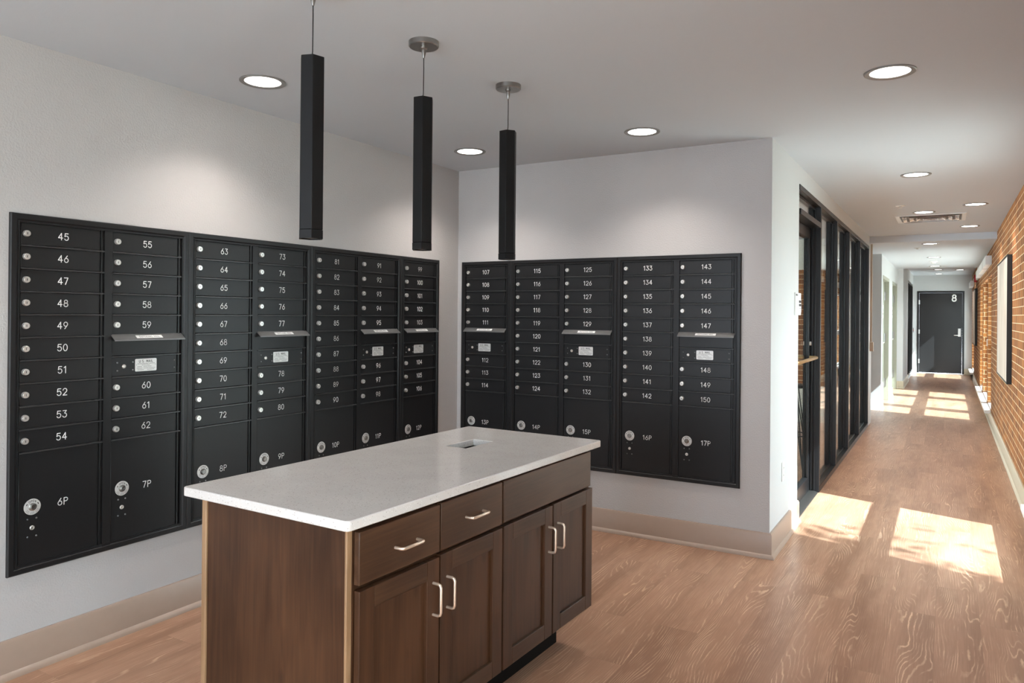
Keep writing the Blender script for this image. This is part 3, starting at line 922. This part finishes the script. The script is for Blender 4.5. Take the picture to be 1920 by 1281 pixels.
for k in range(4):
    ca, cb_ = quad_ids[k], quad_ids[(k + 1) % 4]
    half, half2 = ca[3:], cb_[:4]
    face = half + half2 + [NP + (k + 1) % 4, NP + k]
    wf.append(face); wf.append([off_ + q for q in reversed(face)])
for k in range(NP):
    wf.append([k, off_ + k, off_ + (k + 1) % NP, (k + 1) % NP])
for k in range(4):
    wf.append([NP + k, NP + (k + 1) % 4, off_ + NP + (k + 1) % 4, off_ + NP + k])
wm = MB(); wm.add(wv, wf)
me = wm.mesh('worktop', [M['quartz']])
wo = place(me, 'worktop', None, (IC[0], IC[1], 0), (0, 0, IA))
md = wo.modifiers.new('bevel', 'BEVEL'); md.width = 0.003; md.segments = 2; md.limit_method = 'ANGLE'; md.angle_limit = radians(50)
tag(wo, 'pale grey speckled stone worktop with a rectangular cut-out on the brown island', 'countertop')

def pull(name_parent, y, z, length, vertical):
    hb = MB()
    o_ = 0.030
    pts = []
    L = length / 2
    prof = [(0, -L), (o_ - 0.010, -L), (o_ - 0.003, -L + 0.003), (o_, -L + 0.010), (o_, L - 0.010), (o_ - 0.003, L - 0.003), (o_ - 0.010, L), (0, L)]
    for (px, s) in prof:
        pts.append((px, y, z + s) if vertical else (px, y + s, z))
    hb.tube(pts, 0.0046, 10)
    return hb.build('handle', M['pull'], name_parent)

FRONT = 0.345                # outer face of doors and drawers (island frame)
FT = 0.020                   # their thickness
def slab(parent, name, y0, y1, z0, z1):
    o_ = MB(); o_.box(-FT, 0, 0, 0, y1 - y0, z1 - z0)
    o_ = o_.build(name, M['woodh'], parent, 0.0022)
    o_.location = (FRONT, y0, z0)
    return o_
def shaker(parent, y0, y1, z0, z1):
    s = 0.058
    w, h = y1 - y0, z1 - z0
    o_ = MB()
    o_.box(-FT, 0, 0, 0, s, h); o_.box(-FT, w - s, 0, 0, w, h)
    o_.box(-FT, s, 0, 0, w - s, s, 1); o_.box(-FT, s, h - s, 0, w - s, h, 1)
    o_.box(-FT, s - 0.003, s - 0.003, -0.0105, w - s + 0.003, h - s + 0.003)
    o_ = o_.build('door', [M['woodv'], M['woodh']], parent, 0.0018, fix=False)
    o_.location = (FRONT, y0, z0)
    return o_
def cabinet(label, y0, y1):
    loc = island_loc(0, 0)
    t = thing('island_cabinet', label, 'cabinet', (loc[0], loc[1], 0), IA)
    c = MB(); xa, xb, zt = -0.290, FRONT - FT - 0.004, CB - 0.001
    c.box(xa, y0, 0.150, xb, y0 + 0.018, zt); c.box(xa, y1 - 0.018, 0.150, xb, y1, zt)
    c.box(xa, y0 + 0.018, 0.150, xa + 0.012, y1 - 0.018, zt); c.box(xb - 0.019, y0 + 0.018, 0.168, xb, y1 - 0.018, zt)
    c.box(xa + 0.012, y0 + 0.018, 0.150, xb, y1 - 0.018, 0.168)
    c.build('carcass', M['woodv'], t)
    k = MB(); k.box(-0.285, y0 + (0.03 if y0 < -0.5 else 0), 0.0, 0.21, y1 - (0.07 if y1 > 0.5 else 0), 0.150)
    k.build('toe_kick', M['kick'], t)
    return t
SPL = -0.0155
c1 = cabinet('dark brown near cabinet with two drawers over two shaker doors', -0.716, SPL)
c2 = cabinet('dark brown far cabinet with one wide false drawer over two shaker doors', SPL + 0.0005, 0.692)
# end panel between two pale edge strips
ep = MB(); ep.box(-0.272, -0.731, 0.0, 0.309, -0.7165, CB - 0.0012)
ep.build('end_panel', M['woodv'], c1)
for u0, u1 in ((-0.294, -0.273), (0.310, 0.3185)):
    es = MB(); es.box(u0, -0.7365, 0.0, u1, -0.7165, CB - 0.0012); o_ = es.build('edge_strip', M['woodedge'], c1, 0.002)
    o_['label'] = 'pale edge strip'
d1 = slab(c1, 'drawer', -0.717, -0.3695, 0.672, 0.814)
d2 = slab(c1, 'drawer', -0.3625, -0.0205, 0.672, 0.818)
slab(c2, 'drawer_front', -0.0105, 0.664, 0.675, 0.820)
a1 = shaker(c1, -0.715, -0.371, 0.165, 0.656)
a2 = shaker(c1, -0.3625, -0.018, 0.165, 0.660)
a3 = shaker(c2, -0.0075, 0.337, 0.165, 0.662)
a4 = shaker(c2, 0.346, 0.682, 0.165, 0.664)
pull(d1, 0.190, 0.066, 0.095, False)
pull(d2, 0.175, 0.075, 0.095, False)
pull(a1, 0.344 - 0.030, 0.374, 0.094, True)
pull(a2, 0.030, 0.374, 0.094, True)
pull(a3, 0.344 - 0.030, 0.374, 0.094, True)
pull(a4, 0.030, 0.374, 0.094, True)

# ------------------------------------------------------------------ pendants
def pendant(x, y, z0, z1, rot, label):
    t = thing('pendant_lamp', label, 'pendant lamp', (x, y, z0), 0, 'hexagonal pendant lamps over the island')
    H = z1 - z0; top = ZC - z0
    c = MB(); c.lathe([(0.0, top), (0.057, top), (0.057, top - 0.018), (0.054, top - 0.021), (0.0, top - 0.021)], n=40)
    c.build('canopy', M['steel'], t)
    g = MB(); g.lathe([(0.013, top - 0.021), (0.013, top - 0.027), (0.008, top - 0.031), (0.0085, top - 0.043), (0.004, top - 0.062), (0.0, top - 0.063)], n=16)
    g.build('cord_grip', M['steel'], t)
    w = MB()
    w.tube([(0, 0, top - 0.06), (0.0006, 0, top - 0.10), (0, 0, H + 0.02), (-0.0012, 0, H + 0.01), (0, 0, H - 0.002)], 0.0017, 8)
    w.build('cord', M['pend'], t)
    R = 0.0405
    hx = lambda r: [(r * cos(rot + k * pi / 3), r * sin(rot + k * pi / 3)) for k in range(6)]
    s = MB()
    o, i_ = hx(R), hx(R - 0.004)
    s.add([(p[0], p[1], 0.028) for p in o] + [(p[0], p[1], H) for p in o], [(k, (k + 1) % 6, 6 + (k + 1) % 6, 6 + k) for k in range(6)] + [(6, 7, 8, 9, 10, 11)])
    s.add([(p[0], p[1], 0.028) for p in o] + [(p[0], p[1], 0.028) for p in i_], [(k, (k + 1) % 6, 6 + (k + 1) % 6, 6 + k) for k in range(6)])
    s.build('shade', M['pend'], t, 0.0015)
    q = MB()
    o2, i2 = hx(R + 0.0006), hx(R - 0.006)
    q.add([(p[0], p[1], 0.0) for p in o2] + [(p[0], p[1], 0.0265) for p in o2] + [(p[0], p[1], 0.0) for p in i2] + [(p[0], p[1], 0.0265) for p in i2],
          [(k, (k + 1) % 6, 6 + (k + 1) % 6, 6 + k) for k in range(6)] + [(k, (k + 1) % 6, 12 + (k + 1) % 6, 12 + k) for k in range(6)] +
          [(12 + k, 12 + (k + 1) % 6, 18 + (k + 1) % 6, 18 + k) for k in range(6)] + [(6 + k, 6 + (k + 1) % 6, 18 + (k + 1) % 6, 18 + k) for k in range(6)])
    q.build('lower_ring', M['pend'], t)
    l = MB(); l.prism(hx(R - 0.0065), 0.004, 0.010); l.build('lens', M['lensoff'], t)
    return t
pendant(1.334, -2.757, 1.628, 2.2, radians(17.5), 'black hexagonal pendant lamp nearest the camera, leftmost of the three')
pendant(1.346, -2.198, 1.636, 2.212, radians(3.8), 'black hexagonal pendant lamp in the middle of the three')
pendant(1.354, -1.582, 1.641, 2.218, radians(-9.2), 'black hexagonal pendant lamp farthest from the camera, rightmost of the three')

# ------------------------------------------------------------------ recessed downlights
def downlight(x, y, zc, label, power, warm=(1.0, 0.91, 0.84), group='round recessed ceiling lights', src=[None]):
    if src[0] is None:
        t = thing('recessed_light', label, 'ceiling light', (x, y, zc), 0, group)
        r = MB(); r.lathe([(0.100, 0.0), (0.100, -0.004), (0.096, -0.0065), (0.079, -0.0035), (0.0775, 0.0)], n=48)
        r.build('trim_ring', M['trim'], t)
        l = MB(); l.lathe([(0.0775, -0.0012), (0.0, -0.0012)], n=48)
        l.build('lens', M['lens'], t)
        src[0] = t
    else:
        t = copy_tree(src[0])
        t.location = (x, y, zc); t['label'] = label
    ld = bpy.data.lights.new('bulb', 'SPOT')
    ld.energy = power; ld.spot_size = radians(128); ld.spot_blend = 0.85; ld.shadow_soft_size = 0.07; ld.color = warm
    LIGHTS.append((ld, t))
    return t
LIGHTS = []
P, Hh = SPOT_POWER, HALL_POWER
downlight(0.419, -2.158, ZC, 'round ceiling light beside the leftmost pendant, over the mailbox wall', P)
downlight(0.442, -0.523, ZC, 'round ceiling light in the corner above boxes 99 to 114', P)
downlight(1.580, -0.490, ZC, 'round ceiling light above boxes 125 to 142', P)
downlight(2.853, -0.967, ZC, 'largest round ceiling light, top right of the photo', P * 0.8)
downlight(2.861, 1.640, ZC, 'round ceiling light in the hallway, second nearest', Hh)
downlight(3.275, 3.477, ZC, 'round hallway ceiling light beside the brick wall, nearer of two', Hh * 0.6)
downlight(2.855, 3.858, ZC, 'round hallway ceiling light just in front of the metal air diffuser', Hh * 0.6)
downlight(3.268, 5.340, ZC, 'round hallway ceiling light beside the brick wall, farther of two', Hh * 0.6)
downlight(2.861, 6.500, ZL, 'round ceiling light just past the hallway beam', Hh * 0.6)
downlight(2.865, 8.997, ZL, 'round ceiling light in the middle of the lower hallway ceiling', Hh * 0.6)
downlight(2.850, 11.30, ZL, 'round ceiling light at the far edge of the lower hallway ceiling', Hh * 0.6)
downlight(2.867, 14.296, 2.45, 'round ceiling light past the far air diffuser', Hh * 0.6)
downlight(2.858, 16.162, 2.45, 'round ceiling light closest to the far grey door', Hh * 0.5)
downlight(3.281, 14.60, 2.45, 'round ceiling light by the brick wall near the far door', Hh * 0.5)
BEH = 'unseen round ceiling light behind the camera, added for fill'
for x, y in ((0.42, -3.79), (2.853, -3.57), (1.58, -5.4)):
    downlight(x, y, ZC, BEH, P)  # unseen downlights added as fill for the mail room
for x, y in ((0.9, 2.0), (0.9, 4.4)):
    downlight(x, y, ZC, 'unseen round ceiling light added to brighten the glazed room', P * 3.0)  # unseen pair added to light the room behind the glazing
for ld, t in LIGHTS:
    lo = bpy.data.objects.new('bulb', ld); COL.objects.link(lo)
    lo.parent = t; lo.location = (0, 0, -0.012)

# ------------------------------------------------------------------ air diffusers, sprinklers, detector
def diffuser(x, y, zc, label):
    t = thing('air_diffuser', label, 'air vent', (x, y, zc), 0, 'square ceiling air diffusers')
    S = 0.312
    fr = MB()
    def ring(bld, r0, z0, r1, z1, m=0):
        vs = [(sx * r0, sy * r0, z0) for sx, sy in ((-1, -1), (1, -1), (1, 1), (-1, 1))] + [(sx * r1, sy * r1, z1) for sx, sy in ((-1, -1), (1, -1), (1, 1), (-1, 1))]
        bld.add(vs, [(k, (k + 1) % 4, 4 + (k + 1) % 4, 4 + k) for k in range(4)], m)
    ring(fr, S, -0.0005, S, -0.008); ring(fr, S, -0.008, S - 0.035, -0.008); ring(fr, S - 0.035, -0.008, S - 0.040, -0.0015)
    fr.build('frame', M['plate'], t)
    bp_ = MB(); bp_.box(-S + 0.03, -S + 0.03, -0.0012, S - 0.03, S - 0.03, -0.0004); bp_.build('back_plate', M['black'], t)
    for k in range(4):
        r0 = 0.255 - k * 0.062
        c = MB(); ring(c, r0, -0.014 - 0.002 * k, r0 - 0.030, -0.003); ring(c, r0 - 0.030, -0.003, r0 - 0.036, -0.003); ring(c, r0, -0.014 - 0.002 * k, r0 - 0.003, -0.016 - 0.002 * k)
        c.build('vane', M['chrome'], t)
    c = MB(); c.box(-0.045, -0.045, -0.020, 0.045, 0.045, -0.014); c.build('centre_plate', M['chrome'], t, 0.004)
    return t
diffuser(2.905, 4.36, ZC, 'square metal ceiling air diffuser in the near hallway')
diffuser(2.905, 13.05, 2.45, 'square metal air diffuser on the far hallway ceiling')
def sprinkler(x, y, zc, label):
    t = thing('sprinkler_head', label, 'sprinkler', (x, y, zc), 0, 'ceiling sprinkler heads')
    a = MB(); a.lathe([(0.0, -0.0002), (0.040, -0.0002), (0.038, -0.005), (0.020, -0.007), (0.0, -0.007)], n=24); a.build('cover_plate', M['whitep'], t)
    a = MB(); a.lathe([(0.012, -0.007), (0.010, -0.016), (0.020, -0.017), (0.020, -0.019), (0.0, -0.019)], n=16); a.build('deflector', M['silver'], t)
sprinkler(2.68, 3.285, ZC, 'small white sprinkler head left of the hallway ceiling lights')
sprinkler(2.697, 7.10, ZL, 'small sprinkler head on the lower hallway ceiling')
t = thing('smoke_detector', 'white smoke detector on the lower hallway ceiling', 'smoke detector', (2.847, 9.9, ZL))
a = MB(); a.lathe([(0.0, -0.0002), (0.06, -0.0002), (0.06, -0.012), (0.05, -0.020), (0.0, -0.020)], n=28); a.build('base', M['whitep'], t)
a = MB(); a.lathe([(0.036, -0.020), (0.034, -0.034), (0.028, -0.040), (0.0, -0.040)], n=24); a.build('sensor_cap', M['whitep'], t)

# ------------------------------------------------------------------ wall fittings
t = thing('wall_sign', 'small white room sign beside the glass door', 'sign', (XC + 0.0005, 0.845, 1.405), pi / 2)
a = MB(); a.box(-0.105, -0.010, 0, 0.098, 0.0, 0.150); a.build('plate', M['whitep'], t, 0.002)
a = MB(); a.box(-0.005, -0.0125, 0.018, 0.092, -0.0101, 0.105); a.build('raised_panel', M['white'], t, 0.001)
a = MB()
for r_, z_ in ((0, 0.083), (1, 0.060)):
    for k in range(4):
        u = 0.004 + k * 0.021
        a.box(u, -0.0135, z_, u + 0.004, -0.0126, z_ + 0.017); a.box(u + 0.010, -0.0135, z_, u + 0.014, -0.0126, z_ + 0.017); a.box(u + 0.004, -0.0135, z_ + (0.013 if (k + r_) % 2 else 0.0), u + 0.010, -0.0126, z_ + (0.017 if (k + r_) % 2 else 0.004))
for k in range(4):
    a.cyl((0.026 + k * 0.012, 0.046), 0.0022, -0.0126, -0.0135, 'y', 8)
a.build('raised_marks', M['black'], t)
a = MB(); a.box(-0.098, -0.0115, 0.128, -0.070, -0.0101, 0.142); a.cyl((-0.040, 0.135), 0.007, -0.0101, -0.0115, 'y', 14); a.build('screw_cap', M['black'], t)

t = thing('wall_outlet', 'white outlet plate low on the pier beside the glass door', 'outlet', (XC + 0.0005, 0.38, 0.375), pi / 2)
a = MB(); a.box(-0.036, -0.006, 0, 0.036, 0, 0.118); a.build('plate', M['whitep'], t, 0.003)
for z_ in (0.036, 0.082):
    a = MB(); a.box(-0.017, -0.008, z_ - 0.015, 0.017, -0.0061, z_ + 0.015); a.box(-0.008, -0.0084, z_ - 0.005, -0.005, -0.0079, z_ + 0.006, 1); a.box(0.005, -0.0084, z_ - 0.005, 0.008, -0.0079, z_ + 0.006, 1)
    a.build('socket', [M['whitep'], M['black']], t)

t = thing('cable_raceway', 'beige cable raceway with a box on the white wall end past the glazing', 'raceway', (XC + 0.0005, 6.30, 0.95), pi / 2)
a = MB(); a.box(-0.012, -0.022, 0.12, 0.012, 0, ZL - 0.95 + 0.0); a.build('channel', M['raceway'], t, 0.002)
a = MB(); a.box(-0.036, -0.04, 0, 0.036, 0, 0.118); a.build('outlet_box', M['raceway'], t, 0.003)

for i, (y, lab) in enumerate(((8.17, 'small white door sign before the nearer white doorway'), (10.30, 'small white door sign before the farther white doorway'))):
    t = thing('door_sign', lab, 'sign', (2.2005, y if i == 0 else 10.98 - 0.68, 1.38), pi / 2, 0 and None)
    a = MB(); a.box(-0.07, -0.008, 0, 0.07, 0, 0.2); a.build('plate', M['whitep'], t, 0.002)
    a = MB(); a.box(-0.03, -0.0095, 0.05, 0.03, -0.0081, 0.08); a.box(-0.02, -0.0095, 0.10, 0.02, -0.0081, 0.15); a.cyl((-0.045, 0.18), 0.012, -0.0081, -0.0095, 'y', 12); a.build('raised_marks', M['ink'], t)

t = thing('door_number', 'white figure eight on the far dark door', 'number', (3.186, YD - 0.0005, 1.80))
a = MB()
for cz_, rx_, rz_ in ((0.122, 0.034, 0.036), (0.045, 0.040, 0.041)):
    a.tube([(rx_ * cos(2 * pi * k / 24), -0.012, cz_ + rz_ * sin(2 * pi * k / 24)) for k in range(25)], 0.0155, 10, caps=False)
a.build('figure', M['white'], t)

# art panels on the brick wall
def art(y0, y1, z0, z1, label):
    t = thing('art_panel', label, 'wall art', (XR - 0.0008, (y0 + y1) / 2, z0), -pi / 2, 'large framed panels on the brick wall')
    w, h = (y1 - y0) / 2, z1 - z0
    f = MB()
    f.box(-w, -0.040, 0, -w + 0.018, 0, h); f.box(w - 0.018, -0.040, 0, w, 0, h); f.box(-w + 0.018, -0.040, 0, w - 0.018, 0, 0.018); f.box(-w + 0.018, -0.040, h - 0.018, w - 0.018, 0, h)
    f.build('frame', M['black'], t, 0.0015)
    f = MB(); f.box(-w + 0.018, -0.0385, 0.018, w - 0.018, -0.004, h - 0.018); f.build('panel_face', M['art'], t)
art(3.587, 5.16, 0.80, 1.972, 'large pale framed wall panel with black sides, nearer of two')
art(13.0, 14.85, 0.84, 1.985, 'pale framed wall panel past the windows, farther of two')

t = thing('fire_alarm', 'red fire alarm on the brick wall near the hall end', 'fire alarm', (XR - 0.0008, 13.6, 2.13), -pi / 2)
a = MB(); a.box(-0.06, -0.045, 0, 0.06, 0, 0.15); a.build('housing', M['red'], t, 0.006)
a = MB(); a.box(-0.03, -0.06, 0.03, 0.03, -0.0455, 0.08); a.build('strobe_lens', M['whitep'], t, 0.004)
t = thing('junction_box', 'white box beside the red fire alarm', 'box', (XR - 0.0008, 12.6, 2.13), -pi / 2)
a = MB(); a.box(-0.06, -0.04, 0, 0.06, 0, 0.13); a.build('cover', M['whitep'], t, 0.004)
a = MB(); a.box(-0.012, -0.02, 0.131, 0.012, 0, 0.31); a.build('conduit', M['whitep'], t, 0.002)

t = thing('wall_switch', 'small dark plate on the wall beside the far glazing', 'switch', (2.3005, 16.81, 1.02), pi / 2)
a = MB(); a.box(-0.035, -0.01, 0, 0.035, 0, 0.115); a.build('plate', M['black'], t, 0.003)
a = MB(); a.box(-0.012, -0.014, 0.03, 0.012, -0.0101, 0.085); a.build('rocker', M['red'], t, 0.002)

# bar stool inside the glazed room
t = thing('bar_stool', 'black wire bar stool behind the glass door', 'bar stool', (1.78, 2.85, 0))
a = MB(); a.lathe([(0.0, 0.735), (0.16, 0.735), (0.175, 0.745), (0.175, 0.757), (0.165, 0.765), (0.0, 0.765)], n=36); a.build('seat', M['frame'], t)
for k in range(4):
    an = radians(45 + 90 * k)
    a = MB()
    for da in (-0.22, 0.22):
        a.tube([(0.10 * cos(an + da), 0.10 * sin(an + da), 0.737), (0.225 * cos(an), 0.225 * sin(an), 0.008)], 0.006, 8)
    a.build('leg', M['frame'], t)
a = MB()
n_ = 32
a.tube([(0.178 * cos(2 * pi * k / n_), 0.178 * sin(2 * pi * k / n_), 0.30) for k in range(n_ + 1)], 0.006, 8, caps=False)
a.build('foot_ring', M['frame'], t)

# tree outside whose leaves dapple the near sun patch
t = thing('tree', 'leafy tree outside the sunny window opposite the pier', 'tree', (8.6, -1.92, -0.12))
rnd = random.Random(11)
a = MB()
a.tube([(0, 0, 0), (0.03, 0.02, 2.0), (-0.02, 0.05, 4.0), (0.0, 0.1, 5.6), (0.05, 0.2, 7.2)], 0.07, 10)
tips = []
for k in range(26):
    z0 = 4.2 + 2.6 * rnd.random(); an = rnd.uniform(0, 2 * pi); L = rnd.uniform(0.6, 1.25)
    p0 = Vector((0, 0.1, z0)); p2 = p0 + Vector((cos(an) * L, sin(an) * L, rnd.uniform(0.0, 0.5)))
    a.tube([p0, (p0 + p2) / 2 + Vector((0, 0, 0.08)), p2], 0.014, 6)
    tips.append((p0, p2))
a.build('trunk', M['kick'], t)
lf = MB()
for p0, p2 in tips:
    for k in range(34):
        c = p0.lerp(p2, rnd.uniform(0.25, 1.08)) + Vector((rnd.gauss(0, 0.11), rnd.gauss(0, 0.11), rnd.gauss(0, 0.10)))
        n = Vector((rnd.gauss(0, 1), rnd.gauss(0, 1), rnd.gauss(0.6, 1))).normalized()
        u = n.orthogonal().normalized(); v = n.cross(u)
        L = rnd.uniform(0.05, 0.085); w = L * 0.45
        lf.add([c - u * L, c - u * L * 0.2 + v * w, c + u * L * 0.5 + v * w * 0.8, c + u * L, c + u * L * 0.5 - v * w * 0.8, c - u * L * 0.2 - v * w], [(0, 1, 2, 3, 4, 5)])
lf.build('foliage', M['leaf'], t, fix=False)
